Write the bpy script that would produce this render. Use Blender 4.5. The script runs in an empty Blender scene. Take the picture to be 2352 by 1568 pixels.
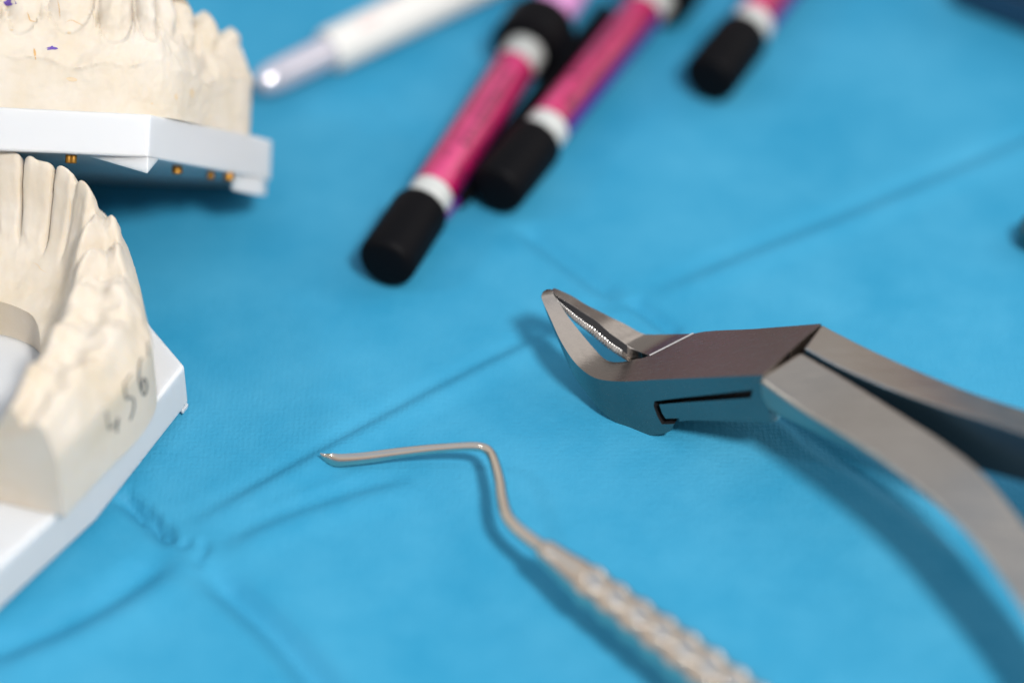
import bpy, bmesh, math, random
import numpy as np
from mathutils import Vector, Matrix, noise
from mathutils.bvhtree import BVHTree

random.seed(7); rng = np.random.default_rng(7)
S = 0.01                      # millimetres to Blender units (1 unit = 100 mm)
SC = bpy.context.scene
COL = SC.collection
V = lambda *a: np.array(a, float)
def unit(v): return v / np.linalg.norm(v)

# ------------------------------------------------------------------ camera model (mm)
T = math.radians(41.0)
F = V(0, math.cos(T), -math.sin(T)); U = V(0, math.sin(T), math.cos(T)); R = V(1, 0, 0)
CAM = -500 * F + 16.5 * U
def ray(x, y): return F + (x - 1176) / 2352 * .36 * R + (784 - y) / 2352 * .36 * U
def at_h(x, y, z):            # point seen at survey position (x, y) lying at height z
    r = ray(x, y); return CAM + r * (z - CAM[2]) / r[2]
def at_d(x, y, d):            # ... at depth d behind the plane of focus
    return CAM + ray(x, y) * (500 + d)
def at_p(x, y, p, n):         # ... on a plane
    r = ray(x, y); return CAM + r * (np.dot(p - CAM, n) / np.dot(r, n))
def depth(p): return np.dot(p - CAM, F) - 500

# ------------------------------------------------------------------ object helpers
def empty(name, loc, label, cat, group=None):
    o = bpy.data.objects.new(name, None); COL.objects.link(o)
    o.location = Vector(loc) * S; o.empty_display_size = .05
    o['label'] = label; o['category'] = cat
    if group: o['group'] = group
    return o
def mesh_obj(name, verts, faces, mat, parent=None, smooth=30, local=False, label=None):
    """verts in mm (world, or local to the parent when local=True)"""
    off = np.zeros(3)
    if parent is not None and not local:
        q = parent
        while '_o' not in q: q = q.parent
        off = np.array(q['_o'])
    v = (np.asarray(verts, float) - off) * S
    me = bpy.data.meshes.new(name)
    me.from_pydata([tuple(p) for p in v], [], [tuple(int(i) for i in f) for f in faces])
    me.validate()
    bm = bmesh.new(); bm.from_mesh(me)
    bmesh.ops.remove_doubles(bm, verts=bm.verts, dist=1e-6)
    bmesh.ops.recalc_face_normals(bm, faces=bm.faces)
    bm.to_mesh(me); bm.free()
    if smooth is not None:
        me.polygons.foreach_set('use_smooth', [True] * len(me.polygons))
        me.set_sharp_from_angle(angle=math.radians(smooth))
    if mat: me.materials.append(mat)
    o = bpy.data.objects.new(name, me); COL.objects.link(o)
    if parent is not None: o.parent = parent
    if label: o['label'] = label
    return o
def root(name, loc, label, cat, group=None):
    o = empty(name, loc, label, cat, group); o['_o'] = [float(c) for c in loc]; return o
def bevel(o, w, seg=3, ang=30, harden=True):
    m = o.modifiers.new('edge', 'BEVEL'); m.width = w * S; m.segments = seg
    m.limit_method = 'ANGLE'; m.angle_limit = math.radians(ang); m.harden_normals = harden
    return m
def catmull(P, n, ):
    P = [np.asarray(p, float) for p in P]; out = []
    Q = [2 * P[0] - P[1]] + P + [2 * P[-1] - P[-2]]
    for i in range(1, len(Q) - 2):
        p0, p1, p2, p3 = Q[i - 1:i + 3]
        for k in range(n):
            t = k / n
            out.append(.5 * ((2 * p1) + (-p0 + p2) * t + (2 * p0 - 5 * p1 + 4 * p2 - p3) * t * t + (-p0 + 3 * p1 - 3 * p2 + p3) * t ** 3))
    out.append(P[-1]); return out
def loft(rows, closed=True, caps=True):
    n = len(rows[0]); v = [p for r in rows for p in r]; f = []
    for i in range(len(rows) - 1):
        for j in range(n if closed else n - 1):
            k = (j + 1) % n
            f.append((i * n + j, i * n + k, (i + 1) * n + k, (i + 1) * n + j))
    if caps:
        f.append(tuple(range(n))[::-1]); f.append(tuple((len(rows) - 1) * n + j for j in range(n)))
    return v, f
def lathe(prof, seg=48, mod=None, axis='x'):
    """prof: (s, r) along local +X"""
    rows = []
    for s, r in prof:
        row = []
        for j in range(seg):
            a = 2 * math.pi * j / seg
            rr = r if mod is None else mod(s, a, r)
            row.append(V(s, rr * math.cos(a), rr * math.sin(a)))
        rows.append(row)
    return loft(rows)
def tube(path, radii, seg=20):
    path = [np.asarray(p, float) for p in path]; rows = []
    t = unit(path[1] - path[0]); nrm = unit(np.cross(t, V(0.1, 0.2, 1)))
    for i, p in enumerate(path):
        a = path[max(i - 1, 0)]; b = path[min(i + 1, len(path) - 1)]
        t = unit(b - a); nrm = unit(nrm - t * np.dot(nrm, t)); bi = np.cross(t, nrm)
        rr = radii[i]
        ra, rb = rr if isinstance(rr, (tuple, list)) else (rr, rr)
        rows.append([p + nrm * ra * math.cos(2 * math.pi * j / seg) + bi * rb * math.sin(2 * math.pi * j / seg) for j in range(seg)])
    return loft(rows)
def prism(poly, z0, z1, fx=None):
    n = len(poly)
    v = [V(x, y, z0) for x, y in poly] + [V(x, y, z1) for x, y in poly]
    f = [tuple(range(n))[::-1], tuple(range(n, 2 * n))] + [(i, (i + 1) % n, n + (i + 1) % n, n + i) for i in range(n)]
    if fx: v = [fx(p) for p in v]
    return v, f
def merge(*parts):
    v, f = [], []
    for a, b in parts:
        o = len(v); v += list(a); f += [tuple(i + o for i in q) for q in b]
    return v, f
def smooth01(x): x = min(max(x, 0.), 1.); return x * x * (3 - 2 * x)
def bake(o):
    dg = bpy.context.evaluated_depsgraph_get()
    me = bpy.data.meshes.new_from_object(o.evaluated_get(dg)); old = o.data
    o.modifiers.clear(); o.data = me; me.name = old.name
    return o

# ------------------------------------------------------------------ materials
def mat(name, base, rough=.5, metal=0., spec=.5, **kw):
    m = bpy.data.materials.new(name); m.use_nodes = True
    b = m.node_tree.nodes['Principled BSDF']
    b.inputs['Base Color'].default_value = (*base, 1); b.inputs['Roughness'].default_value = rough
    b.inputs['Metallic'].default_value = metal; b.inputs['Specular IOR Level'].default_value = spec
    for k, v in kw.items(): b.inputs[k.replace('_', ' ')].default_value = v
    return m
def nodes(m): return m.node_tree.nodes, m.node_tree.links, m.node_tree.nodes['Principled BSDF']
def noise_tex(m, scale, detail=4, rough=.55, vec=None, stretch=None):
    N, L, b = nodes(m)
    tc = N.new('ShaderNodeTexCoord'); t = N.new('ShaderNodeTexNoise')
    t.inputs['Scale'].default_value = scale; t.inputs['Detail'].default_value = detail; t.inputs['Roughness'].default_value = rough
    mp = N.new('ShaderNodeMapping'); L.new(tc.outputs['Object'], mp.inputs[0])
    if stretch: mp.inputs['Scale'].default_value = stretch[:3]; 
    if stretch and len(stretch) > 3: mp.inputs['Rotation'].default_value = stretch[3]
    L.new(mp.outputs[0], t.inputs['Vector']); return t
def ramp(m, src, stops):
    N, L, b = nodes(m); r = N.new('ShaderNodeValToRGB'); L.new(src, r.inputs[0])
    e = r.color_ramp.elements
    while len(e) < len(stops): e.new(.5)
    for i, (p, c) in enumerate(stops): e[i].position = p; e[i].color = (*c, 1)
    return r
def bump(m, srcs):
    N, L, b = nodes(m); prev = None
    for src, strength, dist in srcs:
        q = N.new('ShaderNodeBump'); q.inputs['Strength'].default_value = strength; q.inputs['Distance'].default_value = dist * S
        L.new(src, q.inputs['Height'])
        if prev: L.new(prev.outputs[0], q.inputs['Normal'])
        prev = q
    L.new(prev.outputs[0], b.inputs['Normal'])

M = {}
m = M['cloth'] = mat('blue_nonwoven', (.03, .26, .43), .6, 0, .16)
t = noise_tex(m, 4.0, 5, .6); r = ramp(m, t.outputs[0], [(.28, (.018, .203, .350)), (.72, (.044, .258, .412))])
nodes(m)[1].new(r.outputs[0], nodes(m)[2].inputs['Base Color'])
t1 = noise_tex(m, 95, 3, .6); t2 = noise_tex(m, 260, 2, .6, stretch=(1, .45, 1, (0, 0, .5))); t3 = noise_tex(m, 14, 3, .5)
vo = nodes(m)[0].new('ShaderNodeTexVoronoi'); vo.inputs['Scale'].default_value = 105; vo.inputs['Randomness'].default_value = .35
nodes(m)[1].new(t1.inputs['Vector'].links[0].from_socket, vo.inputs['Vector'])
bump(m, [(vo.outputs['Distance'], .55, .14), (t3.outputs[0], .45, .35), (t1.outputs[0], .8, .14), (t2.outputs[0], .8, .08)])

def steel(name, base, rough, stretch=(1, 1, 1), bs=.12, tint=None):
    m = mat(name, base, rough, 1.0)
    t = noise_tex(m, 40, 5, .65, stretch=stretch); t2 = noise_tex(m, 4, 3)
    r = ramp(m, t.outputs[0], [(.3, (rough * .65,) * 3), (.75, (rough * 1.5,) * 3)])
    nodes(m)[1].new(r.outputs[0], nodes(m)[2].inputs['Roughness'])
    d = tuple(c * .86 for c in base)
    r2 = ramp(m, t2.outputs[0], [(.3, d), (.7, base)])
    nodes(m)[1].new(r2.outputs[0], nodes(m)[2].inputs['Base Color'])
    bump(m, [(t.outputs[0], bs, .02)])
    return m
M['steel'] = steel('satin_steel', (.265, .245, .23), .22, (.15, 4.0, 4.0, (0, .3, .5)), .5)
M['steel_handle'] = steel('satin_handle_steel', (.43, .39, .345), .36, (.15, 4.0, 4.0, (0, .3, .6)), .5)
M['steel_inner'] = mat('shaded_flank_steel', (.025, .055, .08), .3, .8)
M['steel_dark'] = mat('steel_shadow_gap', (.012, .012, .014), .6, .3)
M['steel_bright'] = steel('bright_steel', (.62, .60, .58), .42)
M['probe'] = steel('warm_steel', (.74, .655, .56), .15, (1, 1, 1), .06)
M['scratch'] = mat('polished_seam', (.72, .71, .69), .45, .6)

def plaster(name, c0, c1, c2):
    m = mat(name, c1, .72, 0, .35)
    t = noise_tex(m, 7, 5, .6); r = ramp(m, t.outputs[0], [(.30, c0), (.52, c1), (.75, c2)])
    N, L, b = nodes(m)
    L.new(r.outputs[0], b.inputs['Base Color'])
    t1 = noise_tex(m, 60, 5, .6); t2 = noise_tex(m, 330, 2, .5); t3 = noise_tex(m, 16, 4, .6)
    bump(m, [(t3.outputs[0], .30, .5), (t1.outputs[0], .25, .10), (t2.outputs[0], .25, .03)])
    b.inputs['Subsurface Weight'].default_value = .35
    b.inputs['Subsurface Radius'].default_value = (1.2 * S, .8 * S, .45 * S)
    b.inputs['Subsurface Scale'].default_value = 1.0
    return m
M['stone'] = plaster('cream_stone', (.50, .425, .32), (.535, .475, .395), (.555, .51, .45))
m = M['plate'] = mat('white_plastic', (.52, .527, .535), .32, 0, .45)
nodes(m)[2].inputs['Subsurface Weight'].default_value = .9
nodes(m)[2].inputs['Subsurface Radius'].default_value = (3.6 * S, 3.9 * S, 4.4 * S); nodes(m)[2].inputs['Subsurface Scale'].default_value = 1.
t = noise_tex(m, 120, 3, .6); t2 = noise_tex(m, 9, 3)
bump(m, [(t2.outputs[0], .15, .15), (t.outputs[0], .18, .03)])
M['ink'] = mat('violet_ink', (.10, .05, .28), .6)
M['pencil'] = mat('graphite', (.008, .008, .012), .5)
M['stain'] = mat('ochre_pit', (.50, .31, .13), .8)
M['pit'] = mat('pit_shade', (.55, .43, .29), .8)
M['brass'] = mat('brass', (.28, .135, .02), .45, .7)
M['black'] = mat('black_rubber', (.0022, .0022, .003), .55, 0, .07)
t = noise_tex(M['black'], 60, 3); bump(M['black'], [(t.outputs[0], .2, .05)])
M['band'] = mat('white_barrel', (.42, .43, .415), .35)
M['lilac'] = mat('lilac_plunger', (.52, .23, .47), .4)
M['print'] = mat('dark_print', (.10, .006, .03), .5)
M['white'] = mat('white_tube', (.58, .57, .545), .38)
M['nose'] = mat('grey_nose', (.62, .59, .64), .09, .55, .8)
M['pinkprint'] = mat('pale_red_print', (.62, .38, .36), .5)
M['violet'] = mat('violet_plastic', (.08, .01, .16), .4)
M['navy'] = mat('dark_navy_case', (.004, .03, .07), .55)
M['teal'] = mat('dark_teal_handle', (.004, .05, .075), .4)
# pink label: violet band down one side, highlight and shaded sides painted in
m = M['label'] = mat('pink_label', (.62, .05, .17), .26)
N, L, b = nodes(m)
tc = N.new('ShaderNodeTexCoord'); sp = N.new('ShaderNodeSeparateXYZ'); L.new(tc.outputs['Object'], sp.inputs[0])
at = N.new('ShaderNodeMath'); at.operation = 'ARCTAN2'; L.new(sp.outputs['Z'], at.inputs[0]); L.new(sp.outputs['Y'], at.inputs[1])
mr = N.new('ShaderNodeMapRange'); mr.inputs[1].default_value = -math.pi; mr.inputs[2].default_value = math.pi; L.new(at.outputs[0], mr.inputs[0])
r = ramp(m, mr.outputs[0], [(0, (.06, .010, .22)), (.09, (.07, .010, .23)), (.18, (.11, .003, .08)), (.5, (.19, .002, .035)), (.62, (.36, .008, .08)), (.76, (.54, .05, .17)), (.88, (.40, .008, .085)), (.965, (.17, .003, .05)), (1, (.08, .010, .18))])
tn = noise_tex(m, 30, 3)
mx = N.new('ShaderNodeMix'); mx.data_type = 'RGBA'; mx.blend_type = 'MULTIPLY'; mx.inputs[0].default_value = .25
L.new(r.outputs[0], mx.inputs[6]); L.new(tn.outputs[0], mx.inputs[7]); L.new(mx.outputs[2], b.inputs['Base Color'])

# ------------------------------------------------------------------ drape cloth
def build_cloth():
    xs = np.concatenate([np.linspace(-900, -150, 26)[:-1], np.arange(-150, 150.01, .75), np.linspace(150, 900, 26)[1:]])
    ys = np.concatenate([np.linspace(-700, -90, 22)[:-1], np.arange(-90, 180.01, .75), np.linspace(180, 1100, 30)[1:]])
    X, Y = np.meshgrid(xs, ys); Z = np.zeros_like(X)
    def dist(poly):
        P = np.array([at_h(x, y, 0)[:2] for x, y in poly])
        best = np.full(X.shape, 1e9); side = np.zeros_like(X); par = np.zeros_like(X)
        acc = 0; tot = sum(np.linalg.norm(P[i + 1] - P[i]) for i in range(len(P) - 1))
        for i in range(len(P) - 1):
            a, b = P[i], P[i + 1]; d = b - a; L = np.linalg.norm(d); d = d / L
            t = np.clip((X - a[0]) * d[0] + (Y - a[1]) * d[1], 0, L)
            qx, qy = X - a[0] - d[0] * t, Y - a[1] - d[1] * t
            dd = np.hypot(qx, qy); c = dd < best
            side = np.where(c, d[0] * qy - d[1] * qx, side); par = np.where(c, (acc + t) / tot, par); best = np.where(c, dd, best); acc += L
        return best, side, par
    def sm(P, n=6): return [tuple(p) for p in catmull([np.array(p, float) for p in P], n)]
    def groove(poly, depth, w, fade=True, asym=0., wide=0., wd=0., sd=1):
        nonlocal Z
        d, s, p = dist(sm(poly)); e = np.clip(p / .16, 0, 1) * np.clip((1 - p) / .16, 0, 1) if fade else 1.
        Z -= depth * np.exp(-(d / w) ** 2) * e
        if asym: Z += asym * np.exp(-((s * sd - 1.6 * w) / (1.4 * w)) ** 2) * np.exp(-(np.maximum(d - np.abs(s), 0) / w) ** 2) * e
        if wide: Z += wd * np.exp(-(d / wide) ** 2) * e
    groove([(2500, 240), (2300, 330), (2100, 415), (1900, 500), (1650, 598), (1450, 682)], .65, 2.2, True, .6)
    groove([(1425, 688), (1320, 722), (1200, 780), (980, 888), (700, 1035), (400, 1200)], .60, 1.8, True, .8)
    groove([(960, 1082), (840, 1108), (640, 1172), (490, 1242)], .65, 2.2, True, .6)
    groove([(860, 1072), (700, 1126), (560, 1180)], -.22, 1.1)
    groove([(392, 1248), (340, 1300), (240, 1368), (120, 1430), (-80, 1515)], 2.1, 3.2, True, .9)
    groove([(840, 200), (900, 265), (960, 335)], .4, 2.0)
    groove([(1190, 515), (1300, 595), (1425, 690)], 1.5, 2.4, True, .6, sd=-1)
    groove([(1440, 685), (1490, 718), (1560, 770)], 1.6, 1.8, True, .5, sd=-1)
    groove([(1560, 770), (1700, 880), (1830, 980), (1950, 1068), (2140, 1205), (2300, 1340)], .8, 1.4, True, .35, sd=-1)
    groove([(1820, 985), (1865, 1030), (1935, 1075)], .5, .6)
    groove([(255, 1120), (300, 1155), (345, 1195), (398, 1246)], 1.7, 1.5, True)
    for k in range(24):                                           # crumples round the crossing of the folds
        t = k / 24; x = 300 + 95 * t + random.uniform(-8, 8); y = 1150 + 85 * t + random.uniform(-12, 6)
        groove([(x - 4, y - 24 - 10 * random.random()), (x + 4, y), (x + 14, y + 12)], .5, .42)
    groove([(398, 1246), (420, 1240), (440, 1238)], 1.2, .8)
    groove([(455, 1232), (468, 1240), (468, 1258), (452, 1282), (466, 1296)], 1.0, .7)
    groove([(455, 1285), (525, 1345), (640, 1450), (745, 1575), (860, 1700)], 3.0, 3.0, True, .9, sd=-1)
    groove([(1170, 700), (1215, 765), (1290, 860)], .18, 1.4)
    # slow puckering of the sheet
    for i in range(26):
        a = rng.uniform(0, math.pi); k = rng.uniform(.02, .12); ph = rng.uniform(0, 6.28)
        amp = .030 / k * .14
        Z += amp * np.sin((X * math.cos(a) + Y * math.sin(a)) * k + ph)
    far = np.clip((np.hypot(X, Y - 30) - 140) / 120, 0, 1); Z *= 1 - far
    Z -= .15
    ny, nx = X.shape
    v = np.stack([X, Y, Z], -1).reshape(-1, 3)
    idx = np.arange(nx * ny).reshape(ny, nx)
    f = np.stack([idx[:-1, :-1], idx[:-1, 1:], idx[1:, 1:], idx[1:, :-1]], -1).reshape(-1, 4)
    me = bpy.data.meshes.new('drape_cloth'); me.from_pydata((v * S).tolist(), [], f.tolist())
    me.polygons.foreach_set('use_smooth', [True] * len(me.polygons)); me.materials.append(M['cloth'])
    o = bpy.data.objects.new('drape_cloth', me); COL.objects.link(o)
    o['kind'] = 'structure'; o['label'] = 'creased blue disposable drape spread over the table'
    return o
build_cloth()

# ------------------------------------------------------------------ decals on a surface (real thin marks)
def bvh_of(verts, faces): return BVHTree.FromPolygons([Vector(p) for p in verts], [tuple(int(i) for i in f) for f in faces])
def cast(bvh, x, y, lift=.06):
    r = ray(x, y); d = Vector(r).normalized()
    hit, nrm, i, dd = bvh.ray_cast(Vector(CAM), d)
    if hit is None: return None
    if nrm.dot(d) > 0: nrm = -nrm
    return np.array(hit) + np.array(nrm) * lift
def stroke(bvh, pts, w, lift=.06, taper=False):
    P = catmull([np.array(p, float) for p in pts], 5); v, f = [], []
    w = w * 1.2
    for i, p in enumerate(P):
        t = unit(P[min(i + 1, len(P) - 1)] - P[max(i - 1, 0)]); n = V(-t[1], t[0])
        ww = w * (1 if not taper else max(.12, math.sin(math.pi * (i + .5) / len(P))))
        a, b = cast(bvh, *(p + n * ww / 2), lift), cast(bvh, *(p - n * ww / 2), lift)
        if a is None or b is None: continue
        if v and np.linalg.norm(a - v[-2]) > 3: v, f = [], []
        v += [a, b]
        k = len(v)
        if k >= 4: f.append((k - 4, k - 3, k - 1, k - 2))
    return v, f
def blot(bvh, x, y, rx, ry, lift=.05, n=14, jag=.25, rot=0):
    v, out = [], []
    c = cast(bvh, x, y, lift)
    if c is None: return [], []
    v.append(c)
    for k in range(n):
        a = 2 * math.pi * k / n; q = 1 + random.uniform(-jag, jag)
        dx, dy = rx * q * math.cos(a), ry * q * math.sin(a)
        p = cast(bvh, x + dx * math.cos(rot) - dy * math.sin(rot), y + dx * math.sin(rot) + dy * math.cos(rot), lift)
        v.append(p if p is not None else c)
    return v, [(0, 1 + k, 1 + (k + 1) % n) for k in range(n)]

# ------------------------------------------------------------------ lower dental cast
LOW_ORG = V(-80, 8, 0)
def fbm(p, f, o=3):
    s = 0; a = 1
    for i in range(o): s += a * noise.noise(Vector(p) * f); f *= 2.1; a *= .5
    return s
def build_lower():
    rt = root('lower_dental_cast', LOW_ORG, 'cream stone lower dental arch on a white plate, 4 5 6 pencilled on its side', 'dental cast')
    K = [(-125, 28), (-112, 37), (-101, 38), (-90.5, 35), (-84, 33), (-77.8, 29.6), (-73.2, 23.5), (-71.0, 15), (-71.2, 7), (-72.5, -2), (-75, -11.5), (-77.5, -19), (-80, -26.5)]
    I = [(-112, 14), (-104, 17), (-97, 17), (-91, 15.5), (-87, 13.8), (-83.8, 11.3), (-82, 7), (-81.5, 2), (-82, -2), (-83.5, -6), (-85, -13), (-87, -20), (-88.5, -26)]
    W = [(-134, 32), (-118, 44), (-104, 45), (-91, 43), (-82, 40), (-74.5, 34.5), (-69.2, 26.5), (-66.0, 17.5), (-63.4, 7), (-61.4, -3), (-63.6, -11.5), (-68.4, -20), (-74, -30.5)]
    n = 34
    Kc = catmull([np.array(p) for p in K], n); Ic = catmull([np.array(p) for p in I], n); Wc = catmull([np.array(p) for p in W], n)
    # arc length along the crest, measured from station 3
    s = np.concatenate([[0], np.cumsum([np.linalg.norm(Kc[i + 1] - Kc[i]) for i in range(len(Kc) - 1)])]); s -= s[3 * n]
    # tooth gaps (arc positions): from two measured gaps at survey x = 57 and 133
    gaps = [-30, -24, -18.5, -13, -7.0, -1.2, 4.2, 10.6, 15.9, 22.5, 29.8, 37.0, 47.5, 58.5, 69]
    rows = []
    for i in range(len(Kc)):
        k, a, w = Kc[i], Ic[i], Wc[i]; q = s[i]
        g = 0
        while g < len(gaps) - 2 and q > gaps[g + 1]: g += 1
        u = np.clip((q - gaps[g]) / (gaps[g + 1] - gaps[g]), 0, 1); qq = 2 * u - 1     # -1..1 across a tooth
        ant = 1 - smooth01((q - 19) / 8)                                                # 1 for front teeth, 0 for molars
        edge = abs(qq)
        wdt = gaps[g + 1] - gaps[g]
        gd = (1 - edge) * wdt / 2
        gap = ant * math.exp(-(gd / .21) ** 2) + (1 - ant) * .8 * math.exp(-(gd / 1.1) ** 2)
        rnd = max(0, edge - .35) / .65
        tilt = [.5, -.3, .4, -.5, .3, .25, -.35, .2, .3, -.2, .2, -.2, .1, 0][g]
        zc = 36.0 - 2.2 * smooth01((q - 12) / 40) - (1.5 * rnd ** 2.4 - .35 * tilt - .5 * tilt * qq) * ant - 1.0 * (1 - ant) * rnd ** 2
        ncusp = 2. if g >= 11 else 1.
        row = []
        d = unit(w - a)
        for j in range(91):
            x = j / 90.
            if x < .50:                        # lingual side, inner edge -> crest
                b = x / .5
                p = a + (k - a) * b
                front = np.interp(b, [0, .001, .25, .5, .66, .76, .84, .91, .96, 1], [18.0, 18.0, 19.8, 22.6, 25.3, 28.2, 31.2, 33.8, 35.4, 36.0])
                back = np.interp(b, [0, .001, .2, .38, .52, .62, .72, .82, .9, 1], [17.0, 17.0, 19.5, 22.5, 26.5, 30.4, 33.0, 34.0, 33.7, 32.2])
                z = front * ant + back * (1 - ant)
                tooth = smooth01((b - .45) / .22)
                zz = (z - 36) + zc if b > .74 else z + (zc - 36) * tooth
                z = zz - gap * ((1.15 * ant + 1.5 * (1 - ant)) * smooth01((b - .58) / .2))
                # hollow of each front tooth and the line of its gum margin
                z -= ant * .28 * math.cos(qq * math.pi * .5) * tooth * (1 - smooth01((b - .9) / .1))
                bm = .53 + .18 * edge ** 2.2 + .03 * math.sin(g * 3.1)
                z += ant * .26 * smooth01((b - bm) / .03) * (1 - smooth01((b - bm - .05) / .22))
                z += ant * .2 * (edge ** 3) * math.exp(-((b - .52) / .12) ** 2)
                z += (1 - ant) * tooth * (1.1 * math.cos(qq * math.pi * ncusp) - .2) * math.exp(-((b - .84) / .16) ** 2)
                z += .55 * (1 - tooth) * fbm((p[0], p[1], 3), .16) * min(1, b / .1)
            else:
                b = (x - .5) / .5
                p = k + (w - k) * b
                front = np.interp(b, [0, .08, .2, .34, .48, .6, .72, .84, .94, 1], [36, 35.6, 33.6, 30.4, 28.0, 26.4, 25.2, 24.4, 24.2, 23.4])
                back = np.interp(b, [0, .10, .20, .32, .44, .54, .64, .74, .84, .94, 1], [32.3, 31.6, 31.3, 31.9, 32.9, 32.9, 31.6, 29.2, 26.7, 25.0, 23.7])
                z = front * ant + back * (1 - ant)
                tooth = 1 - smooth01((b - .5) / .28)
                z += (zc - 36) * tooth
                z -= gap * 1.6 * tooth
                z += (1 - ant) * tooth * (1.15 * math.cos(qq * math.pi * ncusp + .35) - .3) * math.exp(-((b - .46) / .17) ** 2)
                z += (1 - ant) * tooth * .7 * math.cos(qq * math.pi * ncusp) * math.exp(-((b - .02) / .14) ** 2)
                z += (1 - tooth) * (.35 * math.cos(qq * math.pi) + 1.3 * fbm((p[0], p[1], 9), .11)) * (1 - smooth01((b - .85) / .15))
                z += .35 * fbm((p[0], p[1], 5), .3) * (1 - smooth01((b - .9) / .1))
            push = 0
            if .26 < x < .74: push = -gap * .5 * (1 if x > .5 else -1) * (1 - abs(x - .5) / .24)
            if x > .55: push += .7 * fbm((p[0], p[1], z), .22) * smooth01((x - .6) / .1) * (1 - smooth01((x - .93) / .06))
            row.append(V(p[0] + d[0] * push, p[1] + d[1] * push, z))
        # trimmed walls down to the plate
        low_in = [V(a[0], a[1], z) for z in (10.02, 11.5, 13, 15, 16.5)]
        ll = .3 * fbm((w[0], w[1], 2), .3)
        low_out = [V(w[0] + d[0] * o, w[1] + d[1] * o, z) for z, o in ((23.0 + ll, .1), (22.2 + ll, .18), (20, .15), (18, .12), (15, .08), (12, .05), (10.02, 0))]
        rows.append(low_in + row + low_out)
    A = np.array(rows); wq = np.clip((s - 10) / 5, 0, 1)[:, None, None]
    msk = np.zeros(A.shape[1]); msk[8:5 + 88] = 1
    for it in range(9):
        B = A.copy(); B[1:-1, 1:-1] = (A[2:, 1:-1] + A[:-2, 1:-1] + A[1:-1, 2:] + A[1:-1, :-2]) / 4
        A = A + (B - A) * .8 * wq * msk[None, :, None]
    rows = [list(r) for r in A]
    v, f = loft(rows, closed=True, caps=True)
    v = [p + V(*(np.array([fbm(p, .5, 2), fbm(p + 50, .5, 2), fbm(p + 90, .5, 2)]) * (.16 if p[2] > 23.6 else .04))) if p[2] > 10.1 else p for p in v]
    st = mesh_obj('stone_arch', v, f, M['stone'], rt, smooth=45)
    bv = bvh_of(v, f)
    # white base plate (hexagonal, with small feet under the corners)
    poly = [(-57.4, 7.3), (-63.5, 16.6), (-72, 30), (-82, 44), (-95, 53), (-112, 54), (-128, 46), (-142, 20), (-128, -30), (-108, -48), (-84.5, -44.0), (-70.6, -22.5)]
    pl = mesh_obj('base_plate', *prism(poly, .95, 10.0), M['plate'], rt, smooth=30)
    bevel(pl, .7, 4)
    c = np.mean(poly, axis=0)
    for idx in (0, 3, 6, 8):
        p = np.array(poly[idx]); a = np.array(poly[idx - 1]); b = np.array(poly[(idx + 1) % len(poly)])
        tri = [tuple(p + (c - p) / np.linalg.norm(c - p) * .05), tuple(p + unit(b - p) * 1.6), tuple(p + unit(c - p) * 2.6), tuple(p + unit(a - p) * 2.2)]
        ft = mesh_obj('foot', *prism(tri, 0.0, 1.0), M['plate'], rt, smooth=30); bevel(ft, .3, 2)
    # pencilled numbers on the trimmed wall
    z = lambda pts: [(a / 3.413, 781 + b / 3.413) for a, b in pts]
    six = merge(stroke(bv, z([(1108, 138), (1092, 185), (1086, 250), (1092, 330), (1108, 395), (1128, 430), (1146, 398), (1150, 345), (1131, 298), (1113, 335), (1112, 390)]), 2.9))
    five = merge(stroke(bv, z([(1028, 262), (1000, 305), (972, 338)]), 2.6), stroke(bv, z([(972, 338), (978, 400), (988, 462)]), 3.0), stroke(bv, z([(985, 466), (1020, 446), (1044, 462), (1050, 510), (1038, 575), (1016, 625)]), 2.9))
    four = merge(stroke(bv, z([(832, 555), (842, 620), (852, 700)]), 2.4), stroke(bv, z([(852, 700), (890, 662), (930, 640)]), 2.6), stroke(bv, z([(924, 605), (918, 660), (914, 722)]), 3.2))
    last = stroke(bv, z([(1150, 10), (1156, 60), (1160, 125)]), 1.6)
    for nm, g, lb in (('pencil_number', six, 'pencilled figure 6'), ('pencil_number', five, 'pencilled figure 5'), ('pencil_number', four, 'pencilled figure 4'), ('pencil_stroke', last, 'start of the next figure')):
        if g[1]: mesh_obj(nm, g[0], g[1], M['pencil'], st, smooth=None, label=lb)
    k = 2352 / 2560.
    zz = lambda pts: [(x * .17219 * k, (600 + y * .17219) * k) for x, y in pts]
    g = [stroke(bv, zz([(470, 325), (545, 360), (600, 430), (690, 480)]), 2.0, .03, True), stroke(bv, [(160, 455), (162, 480), (159, 512)], 2.2, .03, True)]
    for q in g:
        if q[1]: mesh_obj('crack', *q, M['pit'], st, smooth=None)
    return rt, bv
build_lower()

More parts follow.
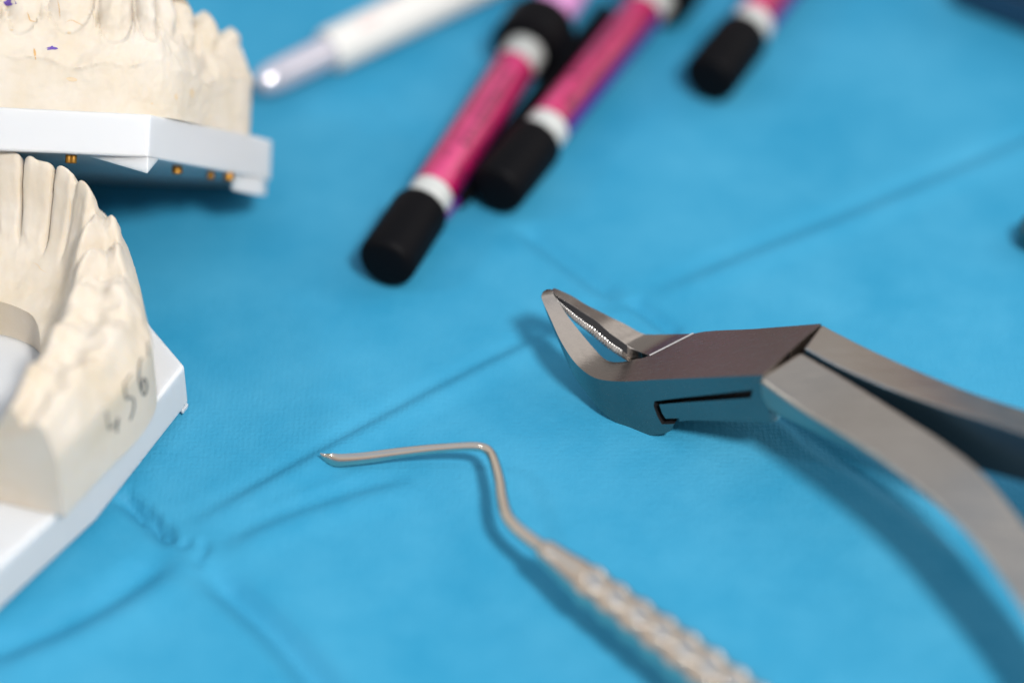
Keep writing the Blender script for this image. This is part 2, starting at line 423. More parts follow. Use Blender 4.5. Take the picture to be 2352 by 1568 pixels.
# ------------------------------------------------------------------ upper dental cast (tilted, base towards the camera)
def build_upper():
    O = at_d(345, 263, 2); A = at_d(0, 243, 0)
    n = unit(V(.034, .737, .675)); x1 = unit(O - A); x1 = unit(x1 - n * np.dot(x1, n)); y1 = np.cross(n, x1)
    rt = root('upper_dental_cast', O, 'upper dental arch in cream stone on a white plate, tipped up behind the lower arch', 'dental cast')
    far = at_d(588, 314, 34) - O; y1 = unit(far - x1 * np.dot(far, x1)); n = np.cross(x1, y1)
    G = lambda p: O + x1 * p[0] + y1 * p[1] + n * p[2]
    fx, fy = np.dot(far, x1), np.dot(far, y1)
    print('upper far corner', fx, fy, np.dot(far, n))
    poly = [(-95, 10), (-78, 0), (0, 0), (fx + .6, fy), (fx + 3, fy + 6), (fx - 8, fy + 42), (-70, fy + 48)]
    pl = mesh_obj('base_plate', *prism(poly, -7.6, 0, G), M['plate'], rt, smooth=30); bevel(pl, .45, 4)
    e = unit(V(fx, fy)); 
    def foot(tri, d=2.7, k1=.06, k2=.04):
        # a wedge foot that slopes back up into the plate
        v = [G(V(x, y, -7.55)) for x, y in tri] + [G(V(tri[0][0], tri[0][1], -7.6 - d)), G(V(tri[1][0], tri[1][1], -7.6 - d * k1)), G(V(tri[2][0], tri[2][1], -7.6 - d * k2))]
        f = [(0, 1, 2), (5, 4, 3), (0, 3, 4, 1), (1, 4, 5, 2), (2, 5, 3, 0)]
        o = mesh_obj('foot', v, f, M['plate'], rt, smooth=30); bevel(o, .25, 2)
    foot([(-.05, .05), (e[0] * 3.2, e[1] * 3.2), (-10.5, 3.0)], 2.9)
    foot([(fx + .5, fy - .1), (fx + 2.4, fy + 6), (fx - 4.2, fy - 4.6)], 3.4, .9, .9)
    foot([(-77, 2), (-71, .1), (-70, 8)])
    # pins on the underside
    def pin(x, y, r, h, lx=1):
        pr = [(0, r * .8), (.15, r), (h - .2, r), (h, r * .85)]
        v, f = lathe(pr, 20); v = [G(V(x + p[1] * lx, y + p[2], -7.55 - p[0])) for p in v]
        return v, f
    for (px_, py_, d, r) in ((158.5, 356, 3.5, .62), (169, 356.5, 3.5, .62), (407, 389, 17, 1.0), (484, 394, 25, .7), (526, 404, 27, 1.0)):
        # foot of the pin on the underside plane
        q = at_p(px_, py_ - 4, O - n * 7.6, n) - O if False else at_d(px_, py_, d) - O
        v, f = pin(np.dot(q, x1), np.dot(q, y1), r, 1.5)
        mesh_obj('brass_pin', v, f, M['brass'], rt, smooth=35)
    # stone: trimmed wall, gum, teeth
    Wp = [(-70, 6), (-56, 1.2), (-40, .5), (-28, .5), (-16, .6), (-7, .8), (-1.5, 2.4), (fx * .2 + .6, fy * .2), (fx * .5 + .2, fy * .5), (fx * .74 + .1, fy * .74), (fx * .92, fy * .92 + .3), (fx - 1.6, fy + 5), (fx - 6, fy + 20), (fx - 12, fy + 36)]
    Kp = [(-60, 18), (-50, 11), (-38, 8.5), (-27, 8.0), (-16, 8.2), (-8.5, 9.5), (-4.0, 12), (fx * .2 - 5.5, fy * .2 + 5.5), (fx * .5 - 6.0, fy * .5 + 4.5), (fx * .74 - 5.6, fy * .74 + 3.4), (fx * .92 - 5.0, fy * .92 + 3), (fx - 8, fy + 8), (fx - 13, fy + 20), (fx - 19, fy + 34)]
    nn = 24
    Wc = catmull([np.array(p) for p in Wp], nn); Kc = catmull([np.array(p) for p in Kp], nn)
    s = np.concatenate([[0], np.cumsum([np.linalg.norm(Wc[i + 1] - Wc[i]) for i in range(len(Wc) - 1)])])
    s0 = s[6 * nn]; s = s - s0
    gaps = [-80, -70, -60, -50, -41, -32.5, -26.2, -18.8, -9.0, -1.5, 5.0, 12.5, 19.5, 27, 36, 46, 56, 66, 80]
    rows = []
    for i in range(len(Wc)):
        w, k = Wc[i], Kc[i]; q = s[i]; g = 0
        while g < len(gaps) - 2 and q > gaps[g + 1]: g += 1
        wd = gaps[g + 1] - gaps[g]; u = np.clip((q - gaps[g]) / wd, 0, 1); qq = 2 * u - 1
        post = smooth01((q - 8) / 14)
        top = 25.5 - 4.5 * post - 2.0 * smooth01((q - 24) / 6) - .9 * (max(0, abs(qq) - .5) / .5) ** 2
        top += post * 1.1 * math.cos(qq * math.pi)
        ledge = 8.6 + .8 * math.sin(q * .23 + 1.0) + .5 * math.sin(q * .61) + .8 * smooth01((q - 15) / 15)
        mg = 13.3 + 5.8 * abs(qq) ** 2.6 + 1.6 * math.sin(g * 2.1) * .6          # scalloped gum margin
        row = []
        dirv = unit(k - w)
        for j in range(64):
            t = j / 63.; z = t * top
            if z < ledge: off = .15
            else:
                off = .15 + .35 * smooth01((z - ledge) / 1.6) - .22 * math.exp(-((z - ledge - 1.1) / 1.3) ** 2)
                off += 1.9 * smooth01((z - ledge) / 7) + 2.6 * smooth01((z - ledge - 5) / 12)
                off -= .75 * math.cos(qq * math.pi * .5) ** 2 * smooth01((z - ledge - 1) / 4) * (1 - post * .2)
                off += 1.35 * smooth01((z - mg + .3) / .8) * (1 - .15 * post) * (1 if abs(qq) < .93 else .3)
                off -= 1.1 * math.cos(qq * math.pi * .5) * smooth01((z - mg - 1) / 4)
                off += 1.2 * math.exp(-((1 - abs(qq)) * wd / 2 / .7) ** 2) * smooth01((z - mg + 3.5) / 3)
            if t > .93: off += (t - .93) / .07 * np.linalg.norm(k - w) * .25
            p = w + dirv * off
            nz = .12 + .30 * (z > ledge)
            P = V(p[0], p[1], z)
            h = nz * fbm(P + 7, .33, 3) + .12 * fbm(P + 77, .9, 2)
            row.append(V(p[0] + dirv[0] * h, p[1] + dirv[1] * h, z + (.25 * fbm(P + 31, .4) if z > 1 else 0)))
        for b in (.55, 1.0): row.append(V(*(w + (k - w) * (b * 1.15)), top - .8 * b))
        inn = w + dirv * 15
        row += [V(*(k + dirv * 3), top - 4), V(*(inn), 9), V(*inn, .02)]
        row[0] = V(row[0][0], row[0][1], .02)
        rows.append(row)
    v, f = loft(rows, True, True); v = [G(p) for p in v]
    so = mesh_obj('stone_arch', v, f, M['stone'], rt, smooth=50)
    bv = bvh_of(v, f)
    k = 1 / 3.556
    for g in (blot(bv, 117, 111, 13, 4.6, jag=.4, rot=-.06), blot(bv, 24, 5, 13, 9, jag=.35)):
        if g[1]: mesh_obj('ink_mark', *g, M['ink'], so, smooth=None)
    for g in (blot(bv, 165, 183, 14, 5, jag=.15, rot=.15), blot(bv, 159, 76, 5, 3), blot(bv, 27, 70, 4, 2.5), blot(bv, 404, 223, 4, 9), blot(bv, 441, 214, 6, 10), blot(bv, 349, 238, 3, 2.5)):
        if g[1]: mesh_obj('air_bubble', *g, M['pit'], so, smooth=None)
    for g in (stroke(bv, [(78, 112), (80, 122), (82, 138)], 4.5, .05, True), stroke(bv, [(62, 28), (66, 38), (70, 48), (86, 50)], 2.2, .05, True), stroke(bv, [(132, 0), (136, 18), (138, 44)], 1.6, .05, True), stroke(bv, [(150, 52), (164, 47), (176, 52), (196, 62)], 1.2, .05, True)):
        if g[1]: mesh_obj('crack', *g, M['stain'], so, smooth=None)
build_upper()

# ------------------------------------------------------------------ extraction forceps
def build_forceps():
    a = unit(V(.802, -.437, .408)); c = V(8.4, 13.9, -1.55); c = unit(c - a * np.dot(a, c)); n = np.cross(a, c)
    if n[2] < 0: n = -n
    B = at_h(1500, 1000, 0); E = B + 11.6 * n
    TP = lambda x, y: at_p(x, y, E, n); SP = lambda x, y: at_p(x, y, E, c)
    rt = root('dental_forceps', B, 'satin steel extraction forceps with serrated beaks and a box joint, lying on the blue drape', 'forceps')
    ZP = lambda z: (1240 / 1.0884 + z[0] / 3.368, 680 / 1.0884 + z[1] / 3.368)
    # ---- near jaw with the box joint: stations of outer top, inner top, inner bottom, outer bottom
    dtip = 4.0
    st = []
    for ot, it, ob in (((1752, 861), (1886, 743), (1772, 971)), ((1640, 866), (1735, 755), (1640, 966)), ((1565, 869), (1592, 766), (1558, 968))):
        OT, IT, OB = TP(*ot), TP(*it), SP(*ob)
        st.append([OT, IT, IT + (OB - OT) - a * np.dot(OB - OT, a), OB])
    root_d = depth(TP(1440, 874))
    tip3 = at_d(1256, 670, dtip)
    lst = [ # outer top, inner top, outer bottom, fraction to the tip
        ((1500, 872), (1492, 816), (1537, 991), 0), ((1455, 875), (1462, 824), (1488, 999.5), 0), ((1410, 875), (1436, 830), (1440, 983), .04),
        ((1371, 869), (1407, 831), (1388, 950), .14), ((1341, 852), (1386, 822), (1352, 909), .28), ((1314, 824), (1359, 794), (1316, 858), .44),
        ((1287, 781), (1329, 758), (1281, 779), .62), ((1265, 733), (1305, 727), (1259, 728), .80), ((1249, 698), (1284, 695), (1246, 692), .93), ((1244, 684), (1274, 680), (1242.5, 683), .97), ((1244.5, 676), (1270, 671), (1243.5, 676), .985), ((1249, 669), (1268.5, 666.5), (1248, 669), .995), ((1256, 664.5), (1265, 664), (1255.5, 664.5), 1.0)]
    for ot, it, ob, fr in lst:
        if fr == 0: OT, IT, OB = TP(*ot), TP(*it), SP(*ob)
        else:
            w = fr
            d = root_d * (1 - w) + dtip * w
            OT = at_d(*ot, d) * min(1, fr * 6) + TP(*ot) * (1 - min(1, fr * 6)) if fr < .17 else at_d(*ot, d)
            dit = depth(TP(1440, 830)); d2 = dit * (1 - w) + (dtip + 1.0) * w
            IT = at_d(*it, d2)
            dob = depth(SP(1440, 982)); d3 = dob * (1 - w) + (dtip + 1.4) * w
            OB = at_d(*ob, d3)
        thick = np.linalg.norm(OB - OT)
        back = (OB - OT) if thick > 3.2 else (OB - OT)
        if fr == 0 or fr < .2: IB = IT + (OB - OT) - a * np.dot(OB - OT, a) * .6
        else:
            ax = unit(tip3 - TP(1440, 850)); wdir = unit(IT - OT); nb = np.cross(ax, wdir); nb = nb if np.dot(nb, F) > 0 else -nb
            IB = IT + nb * (4.6 - 2.4 * fr)
        st.append([OT, IT, IB, OB])
    rows = catmull([np.array(s) for s in st], 5)
    v, f = loft([list(r) for r in rows])
    jaw = mesh_obj('jaw', v, f, M['steel'], rt, smooth=40, label='near beak with the box joint body')
    # slot cut in the side for the crossing half
    slot = [(1728, 896), (1724, 914), (1516, 926), (1523, 948), (1530, 960), (1560, 960), (1560, 973), (1521, 973), (1512, 955), (1504, 930), (1506, 918)]
    sv = [SP(*p) for p in slot]; k = len(sv)
    cv = [p - c * 2.0 for p in sv] + [p + c * 1.6 for p in sv]
    cf = [tuple(range(k))[::-1], tuple(range(k, 2 * k))] + [(i, (i + 1) % k, k + (i + 1) % k, k + i) for i in range(k)]
    cut = mesh_obj('slot_cutter', cv, cf, None, rt, smooth=None)
    bm_ = jaw.modifiers.new('cut', 'BOOLEAN'); bm_.object = cut; bm_.operation = 'DIFFERENCE'; bm_.solver = 'EXACT'
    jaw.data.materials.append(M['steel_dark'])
    bpy.context.view_layer.update(); bake(jaw)
    bpy.data.objects.remove(cut)
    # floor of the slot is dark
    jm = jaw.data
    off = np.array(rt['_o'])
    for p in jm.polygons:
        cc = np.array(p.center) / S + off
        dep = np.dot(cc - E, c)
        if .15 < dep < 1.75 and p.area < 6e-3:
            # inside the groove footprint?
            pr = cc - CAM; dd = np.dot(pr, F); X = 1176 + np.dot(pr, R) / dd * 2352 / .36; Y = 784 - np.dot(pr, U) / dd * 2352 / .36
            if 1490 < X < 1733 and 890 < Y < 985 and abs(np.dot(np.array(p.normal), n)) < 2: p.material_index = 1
    jm.polygons.foreach_set('use_smooth', [True] * len(jm.polygons)); jm.set_sharp_from_angle(angle=math.radians(32))
    bevel(jaw, .75, 4, 38)
    # ---- far jaw: from the bright seam to the tip
    st2 = []
    fl = [((1588, 766), (1491, 816.5), 0, None), ((1540, 767), (1470, 808), .05, None), ((1493, 767.5), (1446, 797), .16, (1446, 834)), ((1472, 764), (1424, 781), .27, (1419, 816)), ((1436, 744), (1400, 764), .40, (1390, 796)), ((1405, 729), (1371, 738), .52, (1360, 771)), ((1376, 714), (1346, 722), .63, (1333, 750)), ((1346, 699), (1322, 706), .73, (1309, 730)), ((1317, 681), (1300, 692), .84, (1290, 709)), ((1290, 668), (1282, 681), .93, (1277, 693)), ((1272, 661), (1266, 667), 1.0, (1265, 672))]
    dO, dI = depth(TP(1500, 767)), depth(TP(1470, 806))
    for i, (ot, it, fr, ib) in enumerate(fl):
        if fr < .1: OT, IT = TP(*ot), TP(*it)
        else:
            OT = at_d(*ot, dO * (1 - fr) + (dtip + 3.2) * fr); IT = at_d(*it, dI * (1 - fr) + (dtip + 1.6) * fr)
        if ib is None: IB = IT - n * (7.5 - 20 * fr)
        else: IB = at_d(*ib, depth(IT) + .6)
        st2.append([OT, IT, IB, OT + (IB - IT)])
    rows = catmull([np.array(s) for s in st2], 5)
    v, f = loft([list(r) for r in rows])
    fj = mesh_obj('jaw', v, f, M['steel'], rt, smooth=40, label='far beak with the serrated gripping face')
    bevel(fj, .06, 2, 38)
    # serrated strip on the inner face of the far beak
    rws = rows[13:49]
    sv, sf = [], []
    P0 = catmull([np.array([r[1] * .52 + r[2] * .48, r[1] * .03 + r[2] * .97]) for r in rws], 4)
    toc = lambda x: x if np.dot(x, -c) > 0 else -x
    for i, (t0, t1) in enumerate(P0):
        inn = toc(unit(np.cross(P0[min(i + 1, len(P0) - 1)][0] - P0[max(i - 1, 0)][0], t1 - t0)))
        hgt = .10 + (.30 if i % 4 in (1, 2) else 0)
        t0 = t0 + (t1 - t0) * .05 * random.random()
        sv += [t0 + inn * .02, t0 * .85 + t1 * .15 + inn * hgt, t0 * .3 + t1 * .7 + inn * hgt, t1 + inn * .02]
        if i:
            b = 4 * i
            for j in range(3): sf.append((b - 4 + j, b - 3 + j, b + 1 + j, b + j))
    mesh_obj('serration', sv, sf, M['steel_bright'], fj, smooth=20)
    # flat dark strip above the serrations, shade painted in
    dv, df = [], []
    sub = rows[11:51]
    for i, r in enumerate(sub):
        inn = toc(unit(np.cross(sub[min(i + 1, len(sub) - 1)][1] - sub[max(i - 1, 0)][1], r[2] - r[1])))
        dv += [r[1] * 1.0 + r[2] * .0 + inn * .06, r[1] * .46 + r[2] * .54 + inn * .04]
        if i: df.append((2 * i - 2, 2 * i - 1, 2 * i + 1, 2 * i))
    mesh_obj('shade_strip', dv, df, M['steel_dark'], fj, smooth=None)
    # bright seam where the far beak meets the joint
    sv = [TP(1590.5, 764.8), TP(1491, 815), TP(1494, 817.2), TP(1595, 766)]
    mesh_obj('joint_seam', [p + n * .05 for p in sv], [(0, 1, 2, 3)], M['scratch'], rt, smooth=None)
    # ---- handles
    def handle(stn, label):
        rows = []
        for (o_, i_, do, di, th) in stn:
            OT = at_d(*o_, do); IT = at_d(*i_, di); rows.append([OT, IT, th])
        ctr = [(r[0] + r[1]) / 2 for r in rows]; out = []
        for i, (OT, IT, th) in enumerate(rows):
            ax = unit(ctr[min(i + 1, len(ctr) - 1)] - ctr[max(i - 1, 0)]); w = unit(IT - OT)
            nb = np.cross(ax, w); nb = nb if nb[2] > 0 else -nb; nb = unit(nb)
            out.append(np.array([OT, IT, IT - nb * th * 1.25, OT - nb * th * .9 + (IT - OT) * min(.34, .14 * i)]))
        v, f = loft([list(r) for r in catmull(out, 5)])
        o = mesh_obj('handle', v, f, M['steel_handle'], rt, smooth=40, label=label)
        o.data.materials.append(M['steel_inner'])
        if 'far' in label:                                   # inner flank, its shade and dark reflections painted in
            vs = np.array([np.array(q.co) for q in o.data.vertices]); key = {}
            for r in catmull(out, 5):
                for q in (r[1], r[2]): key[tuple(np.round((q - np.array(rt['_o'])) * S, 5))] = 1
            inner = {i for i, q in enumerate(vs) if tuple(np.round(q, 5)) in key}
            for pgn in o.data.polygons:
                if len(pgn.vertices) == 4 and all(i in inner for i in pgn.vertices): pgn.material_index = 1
        bevel(o, 1.1, 4, 38)
        return out
    dn1 = depth(TP(1738, 864)); di1 = depth(TP(1842, 800)); df1 = depth(TP(1878, 744))
    h1 = [((1739, 866), (1840, 803), dn1, di1, 7.6), ((1839, 941), (1950, 868), dn1 - 7, di1 - 7, 6.8), ((1950, 1010), (2061, 938), dn1 - 15, di1 - 14, 6), ((2061, 1087), (2172, 1010), dn1 - 22, di1 - 21, 5.5),
          ((2172, 1182), (2255, 1078), dn1 - 29, di1 - 28, 5.2), ((2255, 1272), (2352, 1192), dn1 - 35, di1 - 34, 5), ((2370, 1440), (2452, 1330), dn1 - 43, di1 - 42, 5), ((2480, 1640), (2570, 1540), dn1 - 52, di1 - 50, 5), ((2570, 1840), (2670, 1750), dn1 - 58, di1 - 57, 5)]
    h2 = [((1888, 742.5), (1846, 798), df1, di1, 8.0), ((1920, 760), (1928, 843), df1 - 2, di1 - 4, 8.0), ((2005, 803), (2038, 890), df1 - 5, di1 - 9, 7.5), ((2116, 853), (2172, 937), df1 - 10, di1 - 17, 7.2), ((2227, 898), (2283, 970), df1 - 15, di1 - 23, 7),
          ((2352, 939), (2400, 1008), df1 - 20, di1 - 29, 6.6), ((2520, 985), (2560, 1060), df1 - 28, di1 - 38, 6), ((2750, 1070), (2770, 1150), df1 - 40, di1 - 52, 6)]
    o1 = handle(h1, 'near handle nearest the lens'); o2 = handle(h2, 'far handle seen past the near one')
    for nm, oo in (('h1', o1), ('h2', o2)):
        for i in range(0, len(oo) - 1, 2):
            r = oo[i]; q = oo[i + 1]; nb = unit(np.cross(q[0] - r[0], r[1] - r[0])); nb = nb if nb[2] > 0 else -nb
            vv = unit(CAM - r[0]); print(nm, i, nb.round(2), 'reflects', (2 * np.dot(nb, vv) * nb - vv).round(2))
    q = SP(1757, 964) + c * 2.2
    v, f = lathe([(-.6, 1.5), (.9, 1.5), (1.2, 1.2), (1.3, .6)], 28)
    mesh_obj('pivot_pin', [q - n * p[0] + a * p[1] + c * p[2] for p in v], f, M['probe'], rt, smooth=40)
build_forceps()

# ------------------------------------------------------------------ hand instrument
def build_probe():
    pts = [(735, 1041, 1.5, (.05, .10)), (747, 1048.5, .95, (.35, .7)), (764, 1054.5, .95, (.55, 1.15)), (785, 1056, 1.1, (.65, 1.15)), (839, 1051, 1.5, (.75, 1.05)), (912, 1040, 2.5, .92), (980, 1032, 3.7, .85), (1050, 1026, 5.1, .76), (1090, 1025, 5.8, .80), (1112, 1029, 6.1, .84), (1126, 1040, 6.3, .88), (1136, 1062, 6.6, .92),
           (1147, 1105, 7.0, 1.0), (1153, 1147, 7.4, 1.08), (1164, 1185, 7.8, 1.16), (1186, 1213, 8.2, 1.22), (1219, 1240, 8.6, 1.27), (1246, 1260, 9.0, 1.3)]
    P = [np.concatenate([at_h(x, y, h), r if isinstance(r, tuple) else (r, r)]) for x, y, h, r in pts]
    Q = catmull(P, 8)
    a = at_h(1243, 1258, 9.0); b = at_h(1700, 1604, 9.0)
    rt = root('dental_probe', at_h(912, 1040, 0), 'steel hand instrument with a cranked shank and a knurled handle, in front of the forceps', 'hand instrument')
    v, f = tube([q[:3] for q in Q], [(q[3], q[4]) for q in Q], 24)
    mesh_obj('shank', v, f, M['probe'], rt, smooth=60)
    ax = unit(b - a); yy = unit(np.cross(V(0, 0, 1), ax)); zz = np.cross(ax, yy)
    L = np.linalg.norm(at_h(1364, 1343, 9) - a); Ld = np.linalg.norm(at_h(1625, 1545, 9) - at_h(1364, 1343, 9)) / 5
    prof = [(0, 1.25), (.5, 1.85), (1.2, 2.1), (2.5, 2.2), (4.5, 2.35), (6.5, 2.6), (8.5, 2.95), (L - 1.6, 3.1)]
    s = L - 1.2
    r0 = lambda s: 3.15 + .75 * smooth01((s - L) / 26)
    end = L + Ld * 16
    while s < end: prof.append((s, r0(s))); s += .22
    prof += [(end + 2, 2.6), (end + 5, 2.1), (end + 9, 1.9), (end + 9.6, 1.2)]
    def mod(s, an, r):
        if s < L - 1.3 or s > end: return r
        ph = (s - L) / Ld
        k = int(math.floor(ph + .5)); loc = ph - k
        env = math.exp(-(loc / .30) ** 2)
        return r * (1 + .02) + env * (.44 + .14 * math.cos(7 * (an - 1.95))) - .20
    v, f = lathe(prof, 64, mod)
    v = [a + ax * p[0] + yy * p[1] + zz * p[2] for p in v]
    mesh_obj('handle', v, f, M['probe'], rt, smooth=60)
    e = a + ax * (end + 9.2)
    path = catmull([e, e + ax * 6 - V(0, 0, .5), e + ax * 13 - V(0, 0, 3) + yy * 3, e + ax * 18 - V(0, 0, 8) + yy * 2, e + ax * 22 - V(0, 0, 8.2) - yy * 4], 6)
    v, f = tube(path, [1.2 - .7 * i / (len(path) - 1) for i in range(len(path))], 16)
    mesh_obj('shank', v, f, M['probe'], rt, smooth=60)
build_probe()

# ------------------------------------------------------------------ pink labelled resin syringes
GROUP = 'pink labelled syringes with black caps'
def build_resin():
    rt = root('resin_syringe', (0, 0, 0), 'x', 'syringe', GROUP)
    v, f = lathe([(0, 4.1), (.25, 4.8), (.9, 5.35), (1.8, 5.55), (16.2, 5.6), (17.2, 5.3), (17.5, 4.6)], 64, lambda s, a, r: r - (.12 if 2 < s < 15.5 and math.cos(a * 32) > .2 else 0))
    mesh_obj('cap', v, f, M['black'], rt, smooth=40, local=True)
    v, f = lathe([(17.3, 3.9), (17.4, 4.2), (18, 4.3), (72, 4.3), (72.5, 4.0)], 56)
    mesh_obj('barrel', v, f, M['band'], rt, smooth=40, local=True)
    v, f = lathe([(22.6, 4.32), (22.65, 4.38), (64.9, 4.38), (65, 4.32)], 72)
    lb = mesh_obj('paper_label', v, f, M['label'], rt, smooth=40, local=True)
    # rows of small print, too blurred in the photograph to read
    pv, pf = [], []
    for row, (a0, h, s0, s1) in enumerate(((.58, .34, 34, 58), (.44, .20, 27, 62), (.70, .16, 27, 62), (.80, .32, 25, 44), (.92, .16, 27, 58))):
        ang0 = a0 * math.pi; s = s0
        while s < s1:
            w = random.uniform(.35, 1.15) * (2.0 if row == 0 else 1.15)
            if random.random() < .82:
                hh = h * random.uniform(.6, 1.1); b = len(pv); rr = 4.425
                for an in (ang0 - hh / 2, ang0 - hh / 6, ang0 + hh / 6, ang0 + hh / 2):
                    pv += [V(s, rr * math.cos(an), rr * math.sin(an)), V(s + w, rr * math.cos(an), rr * math.sin(an))]
                pf += [(b, b + 1, b + 3, b + 2), (b + 2, b + 3, b + 5, b + 4), (b + 4, b + 5, b + 7, b + 6)]
            s += w + random.uniform(.25, .7)
    mesh_obj('print', pv, pf, M['print'], lb, smooth=None, local=True)
    v, f = lathe([(71, 4.4), (71.2, 6.6), (72, 7.5), (80, 7.5), (80.9, 7.1), (81.1, 4)], 56)
    mesh_obj('finger_flange', v, f, M['black'], rt, smooth=40, local=True)
    v, f = lathe([(80.8, 3.6), (80.9, 4.7), (112, 4.7), (112.3, 5.6), (114, 5.6), (114.4, 5)], 48)
    mesh_obj('plunger', v, f, M['lilac'], rt, smooth=40, local=True)
    return rt
def copy_tree(o, parent=None):
    c = o.copy(); COL.objects.link(c)
    if parent: c.parent = parent
    for ch in [x for x in bpy.data.objects if x.parent == o]: copy_tree(ch, c)
    return c
proto = build_resin()
spots = [((883, 610), (1214, 107), 5.6, 7.2, .22, 'pink labelled syringe lying nearest, its black cap towards the forceps'),
         ((1136, 441), (1496, 10), 5.6, 7.2, -.38, 'pink labelled syringe lying close beside the nearest one, partly shaded by it'),
         ((1626, 186), (1737, 45), 5.6, 5.9, -.38, 'pink labelled syringe lying apart at the top edge of the drape')]
objs = [proto, copy_tree(proto), copy_tree(proto)]
for o, (p0, p1, h0, h1, roll, lab) in zip(objs, spots):
    a, b = at_h(*p0, h0), at_h(*p1, h1); d = b - a
    d[2] = (h1 - h0)
    x = unit(d); y = unit(np.cross(V(0, 0, 1), x)); z = np.cross(x, y)
    mtx = Matrix(((x[0], y[0], z[0]), (x[1], y[1], z[1]), (x[2], y[2], z[2])))
    o.rotation_euler = (mtx @ Matrix.Rotation(roll, 3, 'X')).to_euler(); o.location = Vector(a) * S
    o['label'] = lab

def build_gap_filler():  # added filler, stands for the dark shade between the syringes
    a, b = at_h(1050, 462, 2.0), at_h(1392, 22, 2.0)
    rt = root('gap_filler', a - V(0, 0, 2), 'thin black filler added to darken the gap between the two pink labelled syringes', 'gap filler')
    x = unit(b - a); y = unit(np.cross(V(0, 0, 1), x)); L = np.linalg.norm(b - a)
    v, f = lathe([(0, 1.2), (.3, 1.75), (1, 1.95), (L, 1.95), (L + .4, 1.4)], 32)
    mesh_obj('filler_body', [a + x * p[0] + y * p[1] + V(0, 0, p[2]) for p in v], f, M['black'], rt, smooth=40)
    v, f = lathe([(-6, .55), (-5.8, .75), (.2, .8)], 24)
    mesh_obj('filler_tip', [a + x * p[0] + y * p[1] + V(0, 0, p[2]) for p in v], f, M['violet'], rt, smooth=40)
build_gap_filler()

# ------------------------------------------------------------------ white tube at the top
def build_white():
    a = at_h(588, 198, 5.0); b = at_h(1080, -36, 5.0); x = unit(b - a); y = unit(np.cross(V(0, 0, 1), x)); z = np.cross(x, y)
    rt = root('applicator_syringe', at_h(650, 172, 0), 'white tube shaped applicator with a shiny grey rounded nose, behind the upper cast', 'applicator')
    G = lambda p: a + x * p[0] + y * p[1] + z * p[2]
    L1 = np.linalg.norm(at_h(762, 127, 5) - a)
    v, f = lathe([(0, .5), (.3, 1.4), (1, 2.2), (2.2, 2.8), (4, 3.15), (7, 3.3), (L1 + .2, 3.4)], 48)
    mesh_obj('nose', [G(p) for p in v], f, M['nose'], rt, smooth=50)
    v, f = lathe([(L1, 3.3), (L1 + .05, 4.2), (L1 + .5, 4.6), (L1 + 1.2, 4.75), (L1 + 90, 4.75), (L1 + 91, 4.2)], 48)
    mesh_obj('barrel', [G(p) for p in v], f, M['white'], rt, smooth=40)
    pv, pf = [], []
    for (s0, s1, a0, a1) in ((7, 8.2, 1.9, 2.2), (9, 9.6, 1.85, 2.25), (10.2, 11.6, 1.9, 2.1), (14, 20, 1.2, 1.3), (14, 19, 1.5, 1.6), (22, 30, 1.2, 1.35)):
        b0 = len(pv); rr = 4.8
        for k in range(5):
            an = a0 + (a1 - a0) * k / 4
            pv += [G((L1 + s0, rr * math.cos(an), rr * math.sin(an))), G((L1 + s1, rr * math.cos(an), rr * math.sin(an)))]
            if k: pf.append((b0 + 2 * k - 2, b0 + 2 * k - 1, b0 + 2 * k + 1, b0 + 2 * k))
    mesh_obj('print', pv, pf, M['pinkprint'], rt, smooth=None)
build_white()

# ------------------------------------------------------------------ two dark things that only just enter the frame
def build_edge():
    p = at_h(2338, 528, 3.6)
    rt = root('tool_handle', p - V(0, 0, 3.6), 'dark teal end of a tool handle just entering at the right edge of the photo', 'tool handle')
    d = unit(V(1, -.25, 0)); y = V(-d[1], d[0], 0)
    v, f = lathe([(0, .6), (.4, 2.2), (1.4, 3.1), (3, 3.5), (14, 3.6), (15, 3.0), (17, 3.0), (18, 3.6), (70, 3.6), (71, 3)], 40)
    mesh_obj('grip', [p + d * q[0] + y * q[1] + V(0, 0, q[2]) for q in v], f, M['teal'], rt, smooth=40)
    p = at_h(2180, 14, 0)
    rt = root('instrument_case', p, 'dark navy case with a raised lid rim at the top right corner of the drape', 'case')
    e = unit(V(.8, -.6, 0)); y = V(-e[1], e[0], 0)
    G = lambda q: p + e * q[0] + y * q[1] + V(0, 0, q[2])
    b = mesh_obj('case_body', *prism([(0, 0), (90, 0), (90, 60), (0, 60)], .3, 9, G), M['navy'], rt); bevel(b, 1.5, 4)
    l = mesh_obj('lid', *prism([(-.6, -.6), (90.6, -.6), (90.6, 60.6), (-.6, 60.6)], 9.05, 13, G), M['navy'], rt); bevel(l, 1.2, 4)
build_edge()

for o in bpy.data.objects:
    if '_o' in o: del o['_o']

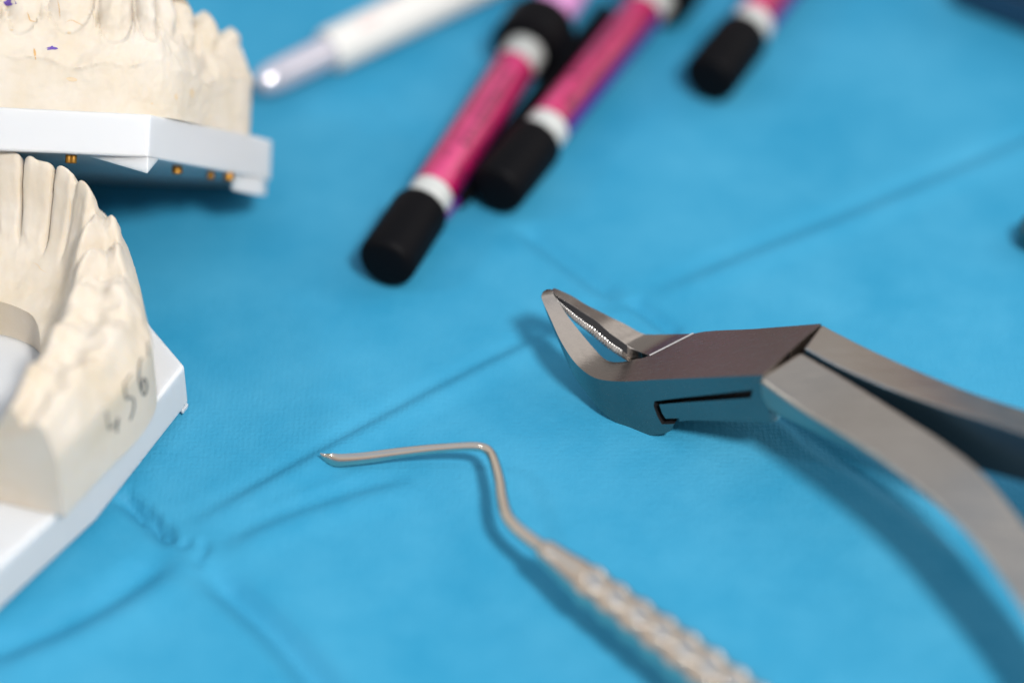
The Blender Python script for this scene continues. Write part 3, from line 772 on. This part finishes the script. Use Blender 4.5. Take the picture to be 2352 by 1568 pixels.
# ------------------------------------------------------------------ camera
cd = bpy.data.cameras.new('camera'); cam = bpy.data.objects.new('camera', cd); COL.objects.link(cam)
cam.location = Vector(CAM) * S; cam.rotation_euler = (math.radians(90) - T, 0, 0)
cd.lens = 100; cd.sensor_width = 36; cd.clip_start = .05; cd.clip_end = 200
cd.dof.use_dof = True; cd.dof.focus_distance = 500 * S
cd.dof.aperture_fstop = .1 / (26 * S) ; cd.dof.aperture_blades = 0
SC.camera = cam

# ------------------------------------------------------------------ light
def area(name, direction, dist, size, watts, color, target=V(0, 20, 5), size_y=None, shape='DISK'):
    l = bpy.data.lights.new(name, 'AREA'); l.shape = shape; l.size = size * S; l.energy = watts; l.color = color
    if size_y: l.size_y = size_y * S
    o = bpy.data.objects.new(name, l); COL.objects.link(o)
    p = target + unit(V(*direction)) * dist; o.location = Vector(p) * S
    o.rotation_euler = (-Vector(unit(V(*direction)))).to_track_quat('-Z', 'Y').to_euler()
    return o
area('key_lamp', (.26, -.56, .785), 900, 130, 1050, (1, .97, .93))
area('left_window', (-.75, -.08, .66), 900, 80, 110, (.90, .96, 1.0), shape='DISK')
area('right_steel_fill', (.80, .30, .50), 900, 950, 250, (1, .95, .89), size_y=700, shape='RECTANGLE')  # added fill with no known source, brightens reflections on the steel

w = bpy.data.worlds.new('World'); SC.world = w; w.use_nodes = True
N, L = w.node_tree.nodes, w.node_tree.links
bg = N['Background']; tc = N.new('ShaderNodeTexCoord'); sp = N.new('ShaderNodeSeparateXYZ'); L.new(tc.outputs['Generated'], sp.inputs[0])
mr = N.new('ShaderNodeMapRange'); mr.inputs[1].default_value = -.2; mr.inputs[2].default_value = 1.; L.new(sp.outputs['Z'], mr.inputs[0])
cr = N.new('ShaderNodeValToRGB'); L.new(mr.outputs[0], cr.inputs[0]); e = cr.color_ramp.elements
e[0].position = .0; e[0].color = (.10, .07, .07, 1); e[1].position = 1; e[1].color = (.44, .56, .74, 1)
for q, c in ((.14, (.20, .125, .135)), (.20, (.38, .245, .26)), (.28, (.36, .28, .275)), (.40, (.56, .51, .47)), (.6, (.66, .64, .62))):
    k = e.new(q); k.color = (*c, 1)
L.new(cr.outputs[0], bg.inputs['Color']); bg.inputs['Strength'].default_value = 1.05

SC.render.engine = 'CYCLES'
SC.view_settings.view_transform = 'Standard'; SC.view_settings.look = 'None'; SC.view_settings.exposure = 0; SC.view_settings.gamma = 1
try:
    SC.cycles.use_denoising = True
except Exception: pass
